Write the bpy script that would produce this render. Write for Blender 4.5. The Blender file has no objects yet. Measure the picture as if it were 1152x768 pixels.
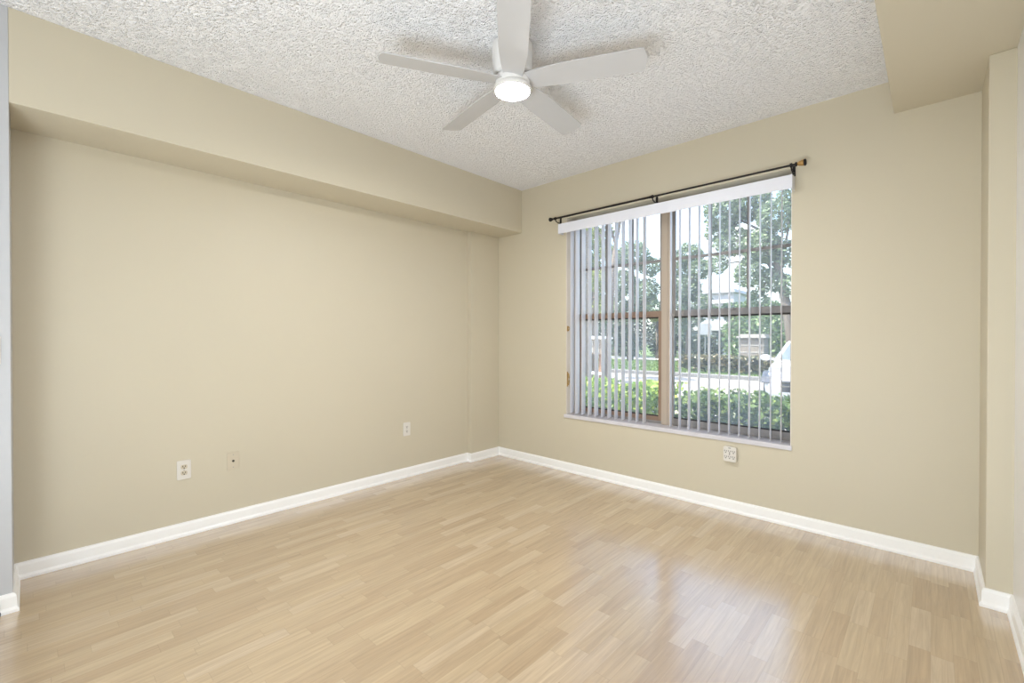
import bpy, bmesh, math, random
from mathutils import Vector, Matrix, noise as mnoise
random.seed(7)
PI = math.pi
scene = bpy.context.scene
C = scene.collection

# ------------------------------------------------------------------ camera, sky, sun, exposure
CAM_H = 1.25
cam_d = bpy.data.cameras.new('camera')
cam_d.sensor_width = 36.0
cam_d.lens = 509.1 * 36.0 / 1152.0
cam_d.clip_start = 0.02
cam_d.clip_end = 500
cam = bpy.data.objects.new('camera', cam_d)
C.objects.link(cam)
cam.location = (0, 0, CAM_H)
cam.rotation_euler = (math.radians(90 - 0.414), 0, math.radians(42.91))
scene.camera = cam

world = bpy.data.worlds.new('sky')
scene.world = world
world.use_nodes = True
wn = world.node_tree
wn.nodes.clear()
w_out = wn.nodes.new('ShaderNodeOutputWorld')
w_bg = wn.nodes.new('ShaderNodeBackground')
w_sky = wn.nodes.new('ShaderNodeTexSky')
w_sky.sky_type = 'NISHITA'
w_sky.sun_disc = False
w_sky.sun_elevation = math.radians(56)
w_sky.sun_rotation = math.radians(215)
w_sky.air_density = 1.0
w_sky.dust_density = 2.0
w_sky.ozone_density = 1.5
w_bg.inputs['Strength'].default_value = 1.0
# broken bright cloud over the blue sky
w_tc = wn.nodes.new('ShaderNodeTexCoord')
w_no = wn.nodes.new('ShaderNodeTexNoise')
w_no.inputs['Scale'].default_value = 3.2
w_no.inputs['Detail'].default_value = 6
w_no.inputs['Roughness'].default_value = 0.6
w_rp = wn.nodes.new('ShaderNodeValToRGB')
w_rp.color_ramp.elements[0].position = 0.45
w_rp.color_ramp.elements[1].position = 0.66
w_mx = wn.nodes.new('ShaderNodeMix')
w_mx.data_type = 'RGBA'
w_mx.inputs['B'].default_value = (2.4, 2.45, 2.5, 1)
wn.links.new(w_tc.outputs['Generated'], w_no.inputs['Vector'])
wn.links.new(w_no.outputs['Fac'], w_rp.inputs['Fac'])
wn.links.new(w_rp.outputs['Color'], w_mx.inputs['Factor'])
wn.links.new(w_sky.outputs['Color'], w_mx.inputs['A'])
wn.links.new(w_mx.outputs['Result'], w_bg.inputs['Color'])
wn.links.new(w_bg.outputs['Background'], w_out.inputs['Surface'])

sun_d = bpy.data.lights.new('sun', 'SUN')
sun_d.energy = 17.0
sun_d.angle = math.radians(0.6)
sun_d.color = (1.0, 0.95, 0.86)
sun = bpy.data.objects.new('sun', sun_d)
C.objects.link(sun)
sun.rotation_euler = Vector((-0.42, -0.30, 0.86)).to_track_quat('Z', 'Y').to_euler()

LAMP_STRENGTH = 555.0        # the fan's own lamp
# two fill lights added behind the camera to brighten the room and ceiling
FILL_FRONT, FILL_UP = 17.0, 90.0
def area(name, sx, sy, power, col, loc, rx, rz=0):
    d = bpy.data.lights.new(name, 'AREA')
    d.shape = 'RECTANGLE'; d.size = sx; d.size_y = sy; d.energy = power; d.color = col
    o = bpy.data.objects.new(name, d); C.objects.link(o)
    o.location = loc; o.rotation_euler = (math.radians(rx), 0, math.radians(rz))
area('fill_up_light', 1.6, 0.9, FILL_UP, (0.84, 0.93, 1.0), (-0.60, -0.78, 0.22), 140, 0)
area('fill_front_light', 3.1, 2.2, FILL_FRONT, (0.93, 0.97, 1.0), (-1.40, -1.25, 1.25), 97)
scene.view_settings.view_transform = 'Standard'
scene.view_settings.look = 'None'
scene.view_settings.gamma = 1.0
scene.view_settings.use_curve_mapping = False
scene.view_settings.exposure = -0.17
scene.cycles.max_bounces = 14
scene.cycles.diffuse_bounces = 8
scene.cycles.glossy_bounces = 4
scene.cycles.transparent_max_bounces = 24
scene.cycles.sample_clamp_indirect = 8.0
scene.cycles.use_denoising = True

# ------------------------------------------------------------------ materials
def newmat(name):
    m = bpy.data.materials.new(name)
    m.use_nodes = True
    nt = m.node_tree
    return m, nt, nt.nodes['Principled BSDF']

def srgb(r, g, b):
    f = lambda c: (c / 255.0 / 12.92) if c / 255.0 <= 0.04045 else ((c / 255.0 + 0.055) / 1.055) ** 2.4
    return (f(r), f(g), f(b), 1.0)

def plain(name, col, rough=0.5, metal=0.0, var=0.04, scale=9.0, bump=0.0, bscale=200.0, spec=0.5):
    """painted / plastic / metal surface with a little tonal mottle"""
    m, nt, p = newmat(name)
    tc = nt.nodes.new('ShaderNodeTexCoord')
    no = nt.nodes.new('ShaderNodeTexNoise')
    no.inputs['Scale'].default_value = scale
    no.inputs['Detail'].default_value = 3
    nt.links.new(tc.outputs['Object'], no.inputs['Vector'])
    mx = nt.nodes.new('ShaderNodeMix')
    mx.data_type = 'RGBA'
    mx.inputs['A'].default_value = tuple(c * (1 - var) for c in col[:3]) + (1,)
    mx.inputs['B'].default_value = tuple(min(1, c * (1 + var)) for c in col[:3]) + (1,)
    nt.links.new(no.outputs['Fac'], mx.inputs['Factor'])
    nt.links.new(mx.outputs['Result'], p.inputs['Base Color'])
    p.inputs['Roughness'].default_value = rough
    p.inputs['Metallic'].default_value = metal
    p.inputs['Specular IOR Level'].default_value = spec
    if bump > 0:
        n2 = nt.nodes.new('ShaderNodeTexNoise')
        n2.inputs['Scale'].default_value = bscale
        n2.inputs['Detail'].default_value = 2
        nt.links.new(tc.outputs['Object'], n2.inputs['Vector'])
        bp = nt.nodes.new('ShaderNodeBump')
        bp.inputs['Strength'].default_value = bump
        bp.inputs['Distance'].default_value = 0.002
        nt.links.new(n2.outputs['Fac'], bp.inputs['Height'])
        nt.links.new(bp.outputs['Normal'], p.inputs['Normal'])
    return m

WALL = srgb(201, 193, 173)
M = {}
M['wall'] = plain('cream_wall_paint', WALL, 0.48, var=0.025, scale=1.6, bump=0.10, bscale=140, spec=0.35)
M['trim'] = plain('white_trim_paint', srgb(243, 243, 243), 0.35, var=0.02)
M['offwhite'] = plain('off_white_wall_paint', srgb(186, 188, 192), 0.4, var=0.02, scale=3)
M['white'] = plain('white_enamel', srgb(228, 227, 226), 0.35, var=0.01)
M['plate'] = plain('white_wall_plate_plastic', srgb(218, 214, 207), 0.3, var=0.01)
M['ivory'] = plain('ivory_wall_plate_plastic', srgb(200, 190, 170), 0.35, var=0.01)
M['slot'] = plain('dark_slot', srgb(40, 36, 32), 0.6, var=0.02)
M['screw'] = plain('screw_metal', srgb(170, 168, 160), 0.35, metal=0.8, var=0.02)
M['valance'] = plain('white_vinyl', srgb(226, 228, 238), 0.4, var=0.01)
M['frame'] = plain('bronze_window_aluminium', srgb(143, 139, 136), 0.45, metal=0.0, var=0.06, scale=6)
M['stile'] = plain('brown_window_aluminium', srgb(142, 118, 100), 0.45, var=0.08, scale=8)
M['mullion'] = plain('tan_window_mullion', srgb(178, 164, 148), 0.45, var=0.05, scale=7)
M['gasket'] = plain('black_window_gasket', srgb(38, 34, 32), 0.6)
M['reveal'] = plain('white_reveal_paint', srgb(232, 226, 218), 0.45, var=0.02, scale=4)
M['sill'] = plain('white_marble_sill', srgb(206, 204, 210), 0.25, var=0.06, scale=14)
M['black'] = plain('black_iron', srgb(26, 22, 22), 0.4, metal=0.3, var=0.1)
M['gold'] = plain('antique_gold', srgb(176, 140, 86), 0.35, metal=0.4, var=0.12, scale=60)
M['brass'] = plain('aged_brass', srgb(184, 150, 88), 0.35, metal=0.25, var=0.12, scale=60)
M['dull'] = plain('grey_matte', srgb(96, 84, 76), 0.7)
M['blade'] = plain('white_fan_blade', srgb(194, 194, 196), 0.42, var=0.01)

# vertical vanes: thin translucent vinyl
m, nt, p = newmat('vane_vinyl')
p.inputs['Base Color'].default_value = srgb(238, 238, 244)
p.inputs['Roughness'].default_value = 0.45
tr = nt.nodes.new('ShaderNodeBsdfTranslucent')
tr.inputs['Color'].default_value = srgb(225, 225, 232)
ms = nt.nodes.new('ShaderNodeMixShader')
ms.inputs['Fac'].default_value = 0.07
nt.links.new(p.outputs['BSDF'], ms.inputs[1])
nt.links.new(tr.outputs['BSDF'], ms.inputs[2])
nt.links.new(ms.outputs['Shader'], nt.nodes['Material Output'].inputs['Surface'])
M['vane'] = m

# lamp diffuser
m, nt, p = newmat('lit_diffuser')
p.inputs['Base Color'].default_value = (0.9, 0.9, 0.88, 1)
p.inputs['Emission Color'].default_value = (0.98, 0.98, 0.97, 1)
p.inputs['Emission Strength'].default_value = LAMP_STRENGTH
M['lamp'] = m

# window glass: clear, pale mix paints the washed-out haze, weak mirror
def glass(name, dull, tint=(0.97, 0.985, 0.98, 1)):
    m, nt, p = newmat(name)
    nt.nodes.remove(p)
    t = nt.nodes.new('ShaderNodeBsdfTransparent')
    t.inputs['Color'].default_value = tint
    g = nt.nodes.new('ShaderNodeBsdfGlossy')
    g.inputs['Roughness'].default_value = 0.02
    f = nt.nodes.new('ShaderNodeFresnel')
    f.inputs['IOR'].default_value = 1.45
    a = nt.nodes.new('ShaderNodeMixShader')
    nt.links.new(f.outputs['Fac'], a.inputs['Fac'])
    nt.links.new(t.outputs['BSDF'], a.inputs[1])
    nt.links.new(g.outputs['BSDF'], a.inputs[2])
    d = nt.nodes.new('ShaderNodeBsdfTranslucent')
    d.inputs['Color'].default_value = (0.9, 0.92, 0.95, 1)
    tc = nt.nodes.new('ShaderNodeTexCoord')
    n = nt.nodes.new('ShaderNodeTexNoise')
    n.inputs['Scale'].default_value = 3.0
    n.inputs['Detail'].default_value = 4
    nt.links.new(tc.outputs['Object'], n.inputs['Vector'])
    mr = nt.nodes.new('ShaderNodeMapRange')
    mr.inputs['From Min'].default_value = 0.3
    mr.inputs['From Max'].default_value = 0.7
    mr.inputs['To Min'].default_value = dull * 0.7
    mr.inputs['To Max'].default_value = dull * 1.3
    nt.links.new(n.outputs['Fac'], mr.inputs['Value'])
    b = nt.nodes.new('ShaderNodeMixShader')
    nt.links.new(mr.outputs['Result'], b.inputs['Fac'])
    nt.links.new(a.outputs['Shader'], b.inputs[1])
    nt.links.new(d.outputs['BSDF'], b.inputs[2])
    nt.links.new(b.outputs['Shader'], nt.nodes['Material Output'].inputs['Surface'])
    return m
M['glass'] = glass('hazed_window_glass', 0.085)

# popcorn ceiling
m, nt, p = newmat('popcorn_ceiling')
p.inputs['Roughness'].default_value = 0.9
p.inputs['Specular IOR Level'].default_value = 0.1
tc = nt.nodes.new('ShaderNodeTexCoord')
n1 = nt.nodes.new('ShaderNodeTexNoise'); n1.inputs['Scale'].default_value = 60; n1.inputs['Detail'].default_value = 2
v1 = nt.nodes.new('ShaderNodeTexVoronoi'); v1.inputs['Scale'].default_value = 120
nt.links.new(tc.outputs['Object'], n1.inputs['Vector'])
nt.links.new(tc.outputs['Object'], v1.inputs['Vector'])
sp = nt.nodes.new('ShaderNodeSeparateColor')
nt.links.new(v1.outputs['Color'], sp.inputs['Color'])
q1 = nt.nodes.new('ShaderNodeMath'); q1.operation = 'MULTIPLY_ADD'; q1.inputs[1].default_value = -1.25; q1.inputs[2].default_value = 1.0
nt.links.new(v1.outputs['Distance'], q1.inputs[0])
q2 = nt.nodes.new('ShaderNodeMath'); q2.operation = 'MULTIPLY'
nt.links.new(q1.outputs[0], q2.inputs[0]); nt.links.new(sp.outputs['Red'], q2.inputs[1])
ad = nt.nodes.new('ShaderNodeMath'); ad.operation = 'ADD'
nt.links.new(q2.outputs[0], ad.inputs[0]); nt.links.new(n1.outputs['Fac'], ad.inputs[1])
bp = nt.nodes.new('ShaderNodeBump'); bp.inputs['Strength'].default_value = 1.0; bp.inputs['Distance'].default_value = 0.012
nt.links.new(ad.outputs[0], bp.inputs['Height'])
nt.links.new(bp.outputs['Normal'], p.inputs['Normal'])
p.inputs['Base Color'].default_value = srgb(247, 248, 252)
M['popcorn'] = m

# three-strip oak laminate, strips along Y
m, nt, p = newmat('oak_strip_laminate')
L_ = nt.links.new
def mth(op, a, b=None, v=None):
    n = nt.nodes.new('ShaderNodeMath'); n.operation = op
    if isinstance(a, (int, float)): n.inputs[0].default_value = a
    else: L_(a, n.inputs[0])
    if b is not None:
        if isinstance(b, (int, float)): n.inputs[1].default_value = b
        else: L_(b, n.inputs[1])
    return n.outputs[0]
tc = nt.nodes.new('ShaderNodeTexCoord')
sx = nt.nodes.new('ShaderNodeSeparateXYZ')
L_(tc.outputs['Object'], sx.inputs[0])
W_, LN = 0.066, 0.36
u = mth('DIVIDE', sx.outputs['X'], W_)
row = mth('FLOOR', u)
wn1 = nt.nodes.new('ShaderNodeTexWhiteNoise'); wn1.noise_dimensions = '1D'
L_(row, wn1.inputs['W'])
vv = mth('ADD', mth('DIVIDE', sx.outputs['Y'], LN), mth('MULTIPLY', wn1.outputs['Value'], 7.3))
col = mth('FLOOR', vv)
cb = nt.nodes.new('ShaderNodeCombineXYZ'); L_(row, cb.inputs[0]); L_(col, cb.inputs[1])
wn2 = nt.nodes.new('ShaderNodeTexWhiteNoise'); wn2.noise_dimensions = '2D'
L_(cb.outputs[0], wn2.inputs['Vector'])
rp = nt.nodes.new('ShaderNodeValToRGB')
e = rp.color_ramp.elements
e[0].position = 0.0; e[0].color = srgb(182, 157, 126)
e[1].position = 1.0; e[1].color = srgb(200, 178, 150)
k = e.new(0.35); k.color = srgb(190, 166, 135)
k = e.new(0.75); k.color = srgb(195, 172, 140)
L_(wn2.outputs['Value'], rp.inputs['Fac'])
# grain
gv = nt.nodes.new('ShaderNodeCombineXYZ')
L_(mth('MULTIPLY', sx.outputs['X'], 70.0), gv.inputs[0])
L_(mth('MULTIPLY', sx.outputs['Y'], 3.2), gv.inputs[1])
L_(mth('MULTIPLY', wn2.outputs['Value'], 60.0), gv.inputs[2])
gn = nt.nodes.new('ShaderNodeTexNoise'); gn.inputs['Scale'].default_value = 1.0; gn.inputs['Detail'].default_value = 5; gn.inputs['Roughness'].default_value = 0.6; gn.inputs['Distortion'].default_value = 0.6
L_(gv.outputs[0], gn.inputs['Vector'])
gr = nt.nodes.new('ShaderNodeMapRange'); gr.inputs['From Min'].default_value = 0.3; gr.inputs['From Max'].default_value = 0.7
gr.inputs['To Min'].default_value = 0.80; gr.inputs['To Max'].default_value = 1.10
L_(gn.outputs['Fac'], gr.inputs['Value'])
# seams (thin darker joints between strips)
fu = mth('FRACT', u); fv = mth('FRACT', vv)
eu = mth('MINIMUM', fu, mth('SUBTRACT', 1.0, fu)); ev = mth('MINIMUM', fv, mth('SUBTRACT', 1.0, fv))
su = mth('LESS_THAN', eu, 0.012); sv = mth('LESS_THAN', ev, 0.003)
seam = mth('MAXIMUM', su, sv)
sm = mth('SUBTRACT', 1.0, mth('MULTIPLY', seam, 0.16))
tone = mth('MULTIPLY', gr.outputs['Result'], sm)
mc = nt.nodes.new('ShaderNodeVectorMath'); mc.operation = 'SCALE'
L_(rp.outputs['Color'], mc.inputs[0]); L_(tone, mc.inputs['Scale'])
L_(mc.outputs[0], p.inputs['Base Color'])
p.inputs['Roughness'].default_value = 0.27
p.inputs['Specular IOR Level'].default_value = 0.5
p.inputs['Coat Weight'].default_value = 1.0
p.inputs['Coat IOR'].default_value = 2.3
p.inputs['Coat Roughness'].default_value = 0.19
M['floor'] = m

def foliage(name, dark, mid, light, trans=0.3):
    m, nt, p = newmat(name)
    gi = nt.nodes.new('ShaderNodeNewGeometry')
    rp = nt.nodes.new('ShaderNodeValToRGB')
    e = rp.color_ramp.elements
    e[0].position = 0.0; e[0].color = dark
    e[1].position = 1.0; e[1].color = light
    k = e.new(0.5); k.color = mid
    nt.links.new(gi.outputs['Random Per Island'], rp.inputs['Fac'])
    nt.links.new(rp.outputs['Color'], p.inputs['Base Color'])
    p.inputs['Roughness'].default_value = 0.45
    t = nt.nodes.new('ShaderNodeBsdfTranslucent')
    nt.links.new(rp.outputs['Color'], t.inputs['Color'])
    ms = nt.nodes.new('ShaderNodeMixShader'); ms.inputs['Fac'].default_value = trans
    nt.links.new(p.outputs['BSDF'], ms.inputs[1]); nt.links.new(t.outputs['BSDF'], ms.inputs[2])
    nt.links.new(ms.outputs['Shader'], nt.nodes['Material Output'].inputs['Surface'])
    return m
M['leaf_lime'] = foliage('lime_hedge_leaves', srgb(81, 113, 40), srgb(130, 159, 55), srgb(183, 197, 89))
M['leaf_hedge'] = foliage('hedge_leaves', srgb(51, 72, 39), srgb(86, 110, 55), srgb(132, 148, 81))
M['leaf_grey'] = foliage('grey_green_leaves', srgb(77, 94, 74), srgb(112, 129, 101), srgb(148, 164, 127))
M['leaf_mid'] = foliage('mid_green_leaves', srgb(59, 82, 49), srgb(89, 115, 70), srgb(132, 151, 97))
M['leaf_warm'] = foliage('yellow_green_leaves', srgb(88, 105, 49), srgb(128, 141, 72), srgb(167, 174, 109))
M['leaf_dark'] = foliage('dark_shrub_leaves', srgb(31, 44, 31), srgb(51, 67, 44), srgb(80, 97, 60), 0.2)
M['leaf_rust'] = foliage('rusty_hedge_leaves', srgb(50, 57, 38), srgb(80, 83, 54), srgb(126, 108, 72), 0.2)
M['bark'] = plain('grey_brown_bark', srgb(97, 88, 79), 0.85, var=0.25, scale=12, bump=0.8, bscale=30)
M['palebark'] = plain('pale_bark', srgb(118, 106, 95), 0.85, var=0.2, scale=14, bump=0.6, bscale=30)
M['grass'] = foliage('grass_blades', srgb(69, 95, 43), srgb(92, 115, 54), srgb(118, 135, 72), 0.25)
M['lawn'] = plain('lawn_soil_and_turf', srgb(80, 100, 50), 0.9, var=0.25, scale=4, bump=0.8, bscale=60)
M['concrete'] = plain('pale_concrete', srgb(144, 140, 135), 0.85, var=0.06, scale=2.0, bump=0.3, bscale=80)
M['kerb'] = plain('grey_kerb_concrete', srgb(104, 102, 100), 0.85, var=0.08, scale=3)
M['walk'] = plain('white_sidewalk_concrete', srgb(178, 175, 168), 0.85, var=0.05, scale=2)
M['mulch'] = plain('brown_mulch', srgb(89, 74, 60), 0.95, var=0.3, scale=30, bump=1.0, bscale=60)
M['carpaint'] = plain('white_car_paint', srgb(196, 197, 200), 0.18, var=0.0)
M['carglass'] = plain('dark_car_glass', srgb(90, 100, 106), 0.08, var=0.0)
M['carplastic'] = plain('black_car_plastic', srgb(60, 62, 66), 0.5, var=0.05)
M['lens'] = plain('headlamp_lens', srgb(96, 98, 102), 0.12, metal=0.3, var=0.2, scale=20)
M['chrome'] = plain('chrome', srgb(200, 202, 205), 0.15, metal=1.0, var=0.02)
M['tyre'] = plain('tyre_rubber', srgb(34, 34, 35), 0.85, var=0.1)
M['stone'] = plain('tan_block_stone', srgb(120, 111, 101), 0.8, var=0.1, scale=8, bump=0.5, bscale=40)
M['capstone'] = plain('pale_cap_stone', srgb(142, 137, 130), 0.75, var=0.05)
M['stucco'] = plain('pale_stucco', srgb(100, 108, 120), 0.8, var=0.04)
M['stuccow'] = plain('white_stucco', srgb(158, 160, 164), 0.8, var=0.03)
M['roof'] = plain('grey_roof', srgb(170, 168, 168), 0.8, var=0.1)
M['beige'] = plain('beige_outside_stucco', srgb(128, 115, 101), 0.85, var=0.05, scale=6, bump=0.3, bscale=60)
M['wood'] = plain('brown_painted_wood', srgb(121, 89, 63), 0.7, var=0.15, scale=12)
M['sign'] = plain('white_sign_face', srgb(171, 171, 176), 0.5, var=0.02)
M['pole'] = plain('grey_pole', srgb(130, 132, 134), 0.5, metal=0.4)

# ------------------------------------------------------------------ mesh helpers
def box(bm, x0, x1, y0, y1, z0, z1, mtx=None):
    vs = [bm.verts.new(v) for v in ((x0, y0, z0), (x1, y0, z0), (x1, y1, z0), (x0, y1, z0), (x0, y0, z1), (x1, y0, z1), (x1, y1, z1), (x0, y1, z1))]
    if mtx:
        for v in vs: v.co = mtx @ v.co
    for f in ((0, 3, 2, 1), (4, 5, 6, 7), (0, 1, 5, 4), (1, 2, 6, 5), (2, 3, 7, 6), (3, 0, 4, 7)):
        bm.faces.new([vs[i] for i in f])
    return vs

def prism(bm, prof, a, b, axis='X', mtx=None):
    """extrude a closed 2D profile along an axis from a to b"""
    def P(u, v, t):
        return {'X': (t, u, v), 'Y': (u, t, v), 'Z': (u, v, t)}[axis]
    A = [bm.verts.new(P(u, v, a)) for u, v in prof]
    B = [bm.verts.new(P(u, v, b)) for u, v in prof]
    if mtx:
        for v in A + B: v.co = mtx @ v.co
    n = len(prof)
    for i in range(n):
        bm.faces.new((A[i], A[(i + 1) % n], B[(i + 1) % n], B[i]))
    bm.faces.new(A[::-1]); bm.faces.new(B)

def lathe(bm, prof, seg=32, mtx=None):
    """revolve (r, z) profile about Z"""
    rings = []
    for r, z in prof:
        if r < 1e-6:
            rings.append([bm.verts.new((0, 0, z))])
        else:
            rings.append([bm.verts.new((r * math.cos(2 * PI * i / seg), r * math.sin(2 * PI * i / seg), z)) for i in range(seg)])
    if mtx:
        for R in rings:
            for v in R: v.co = mtx @ v.co
    for A, B in zip(rings[:-1], rings[1:]):
        for i in range(seg):
            j = (i + 1) % seg
            if len(A) == 1 and len(B) == 1: continue
            if len(A) == 1: bm.faces.new((A[0], B[j], B[i]))
            elif len(B) == 1: bm.faces.new((A[i], A[j], B[0]))
            else: bm.faces.new((A[i], A[j], B[j], B[i]))
    if len(rings[0]) > 1: bm.faces.new(rings[0][::-1])
    if len(rings[-1]) > 1: bm.faces.new(rings[-1])

def tube(bm, pts, radii, seg=8):
    pts = [Vector(q) for q in pts]
    if isinstance(radii, (int, float)): radii = [radii] * len(pts)
    rings = []
    up = Vector((0, 0, 1))
    for i, q in enumerate(pts):
        d = (pts[min(i + 1, len(pts) - 1)] - pts[max(i - 1, 0)]).normalized()
        a = d.cross(up)
        if a.length < 1e-3: a = d.cross(Vector((1, 0, 0)))
        a.normalize(); b = d.cross(a).normalized()
        rings.append([bm.verts.new(q + (a * math.cos(2 * PI * k / seg) + b * math.sin(2 * PI * k / seg)) * radii[i]) for k in range(seg)])
    for A, B in zip(rings[:-1], rings[1:]):
        for k in range(seg):
            bm.faces.new((A[k], A[(k + 1) % seg], B[(k + 1) % seg], B[k]))
    bm.faces.new(rings[0][::-1]); bm.faces.new(rings[-1])

def obj(name, bm, mat, parent=None, bevel=0.0, smooth=False, segs=2):
    bmesh.ops.recalc_face_normals(bm, faces=bm.faces[:])
    me = bpy.data.meshes.new(name)
    bm.to_mesh(me); bm.free()
    me.materials.append(mat)
    if smooth:
        for f in me.polygons: f.use_smooth = True
    o = bpy.data.objects.new(name, me)
    C.objects.link(o)
    if parent: o.parent = parent
    if bevel > 0:
        md = o.modifiers.new('bevel', 'BEVEL')
        md.width = bevel; md.segments = segs; md.limit_method = 'ANGLE'; md.angle_limit = math.radians(40)
    return o

def tag(o, label=None, cat=None, group=None, kind=None):
    if label: o['label'] = label
    if cat: o['category'] = cat
    if group: o['group'] = group
    if kind: o['kind'] = kind
    return o

def thing(name, label, cat, loc=(0, 0, 0), rz=0.0, group=None, kind=None):
    o = bpy.data.objects.new(name, None)
    o.empty_display_size = 0.1
    C.objects.link(o)
    o.location = loc; o.rotation_euler = (0, 0, rz)
    return tag(o, label, cat, group, kind)

def copy_tree(o, parent=None):
    c = o.copy(); C.objects.link(c); c.parent = parent
    for ch in list(o.children): copy_tree(ch, c)
    return c

B = bmesh.new

# ------------------------------------------------------------------ room dimensions
XL, XS, XR, XRF = -3.47, -3.085, 0.186, 0.274      # left recess wall, left near wall / soffit face, right recess wall, right near wall
XC = -3.415                                        # face of the slim corner column
YW, YWO = 3.4655, 3.70                             # window wall inside / outside
YB = -1.3                                          # wall behind the camera
HC = 2.756
HSL, HSR = 2.325, 2.561                            # soffit undersides
WX0, WX1, WZ0, WZ1 = -2.526, -0.687, 0.520, 2.375  # window opening

def struct(name, bm, mat, label, cat, bevel=0.0):
    o = obj(name, bm, mat, bevel=bevel)
    return tag(o, label, cat, kind='structure')

b = B(); box(b, XL - .25, XRF + .25, YB - .2, YWO, -0.12, 0.0)
struct('floor', b, M['floor'], 'light oak strip laminate floor of the empty room', 'floor')
b = B(); box(b, XL - .25, XRF + .25, YB - .2, YWO, HC, HC + 0.15)
struct('ceiling', b, M['popcorn'], 'white popcorn textured ceiling above the fan', 'ceiling')
# window wall with the opening
b = B()
box(b, XL - .25, WX0, YW, YWO, 0, HC); box(b, WX1, XRF + .25, YW, YWO, 0, HC)
box(b, WX0, WX1, YW, YWO, 0, WZ0); box(b, WX0, WX1, YW, YWO, WZ1, HC)
bmesh.ops.remove_doubles(b, verts=b.verts[:], dist=1e-5)
struct('wall_far', b, M['wall'], 'cream wall holding the wide window', 'wall')
# left recess wall plus the slim column at the far corner
b = B(); box(b, XL - .25, XL, -0.045, YW, 0, HC)
struct('wall_left', b, M['wall'], 'long blank cream wall under the left soffit', 'wall')
b = B(); box(b, XL, XC, 3.066, YW, 0, HSL)
struct('column_left', b, M['wall'], 'slim cream corner pilaster left of the window', 'wall column', bevel=0.003)
b = B(); box(b, XL, XS, -0.045, YW, HSL, HC)
struct('soffit_left', b, M['wall'], 'boxed cream soffit along the top of the left wall', 'soffit', bevel=0.002)
b = B(); box(b, XL - .25, XS, YB, -0.045, 0, HC)
struct('wall_left_near', b, M['offwhite'], 'white painted wall end at the left edge with a light switch', 'wall', bevel=0.003)
# right side
b = B(); box(b, XR, XRF + .25, 3.05, YW, 0, HSR)
struct('column_right', b, M['wall'], 'cream wall return and column right of the window', 'wall column', bevel=0.004)
b = B(); box(b, XRF, XRF + .25, YB, 3.05, 0, HC)
struct('wall_right', b, M['white'], 'off-white wall at the right edge of the photo', 'wall')
b = B(); box(b, -0.172, XRF, YB, YW, HSR, HC)
struct('soffit_right', b, M['wall'], 'wide cream soffit at the upper right corner', 'soffit', bevel=0.002)
b = B(); box(b, XL - .25, XRF + .25, YB - .2, YB, 0, HC)
struct('wall_back', b, M['wall'], 'plain cream wall behind the camera', 'wall')

# baseboards: profile (distance from wall, height)
def baseboard(name, pts, label):
    """pts: polyline along the wall foot with the room on its right-hand side"""
    prof = [(0, 0), (0.021, 0), (0.021, 0.012), (0.014, 0.024), (0.013, 0.070), (0.007, 0.083), (0, 0.085)]
    b = B(); n = len(pts); rings = []
    P = [Vector((q[0], q[1])) for q in pts]
    for i in range(n):
        ns = []
        if i > 0: d = (P[i] - P[i - 1]).normalized(); ns.append(Vector((d.y, -d.x)))
        if i < n - 1: d = (P[i + 1] - P[i]).normalized(); ns.append(Vector((d.y, -d.x)))
        nn = ns[0] if len(ns) == 1 else (ns[0] + ns[1]) / (1 + ns[0].dot(ns[1]))
        rings.append([b.verts.new((P[i].x + nn.x * u, P[i].y + nn.y * u, v)) for u, v in prof])
    for A, D in zip(rings[:-1], rings[1:]):
        for k in range(len(prof)):
            j = (k + 1) % len(prof)
            b.faces.new((A[k], A[j], D[j], D[k]))
    b.faces.new(rings[0][::-1]); b.faces.new(rings[-1])
    return struct(name, b, M['trim'], label, 'baseboard')
baseboard('baseboard_left', [(XS, -0.085), (XS, -0.045), (XL, -0.045), (XL, 3.066), (XC, 3.066), (XC, YW - 0.0005)], 'white baseboard along the long blank left wall')
baseboard('baseboard_far', [(XC + 0.0005, YW), (XR - 0.0005, YW)], 'white baseboard under the window')
baseboard('baseboard_right', [(XR, YW - 0.0005), (XR, 3.05), (XRF, 3.05), (XRF, YB + .01)], 'white baseboard stepping round the right column')

# ------------------------------------------------------------------ window
win = thing('window_1', 'wide double window with two bronze single-hung units', 'window', ((WX0 + WX1) / 2, YW + .16, WZ0), kind='structure')
ox, oy, oz = win.location
def W(b_, x0, x1, y0, y1, z0, z1): box(b_, x0 - ox, x1 - ox, y0 - oy, y1 - oy, z0 - oz, z1 - oz)
FY0, FY1 = YW + 0.145, YW + 0.215
SILLZ = WZ0 + 0.016
b = B()   # outer frame
W(b, WX0, WX0 + .052, FY0, FY1, SILLZ, WZ1); W(b, WX1 - .030, WX1, FY0, FY1, SILLZ, WZ1)
W(b, WX0 + .052, WX1 - .030, FY0, FY1, WZ1 - .04, WZ1); W(b, WX0 + .052, WX1 - .030, FY0, FY1, SILLZ, SILLZ + .022)
obj('frame', b, M['frame'], win, bevel=0.002)
MX0, MX1 = -1.648, -1.575
b = B(); W(b, MX0, MX1, YW + .125, FY1 + .01, SILLZ, WZ1 - .02)
W(b, MX0 + .018, MX1 - .018, YW + .119, YW + .125, SILLZ, WZ1 - .02)
mu = obj('mullion', b, M['mullion'], win, bevel=0.002)
MEET0, MEET1 = 1.428, 1.478
GZ0, GZ1 = SILLZ + .058, WZ1 - .055
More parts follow.
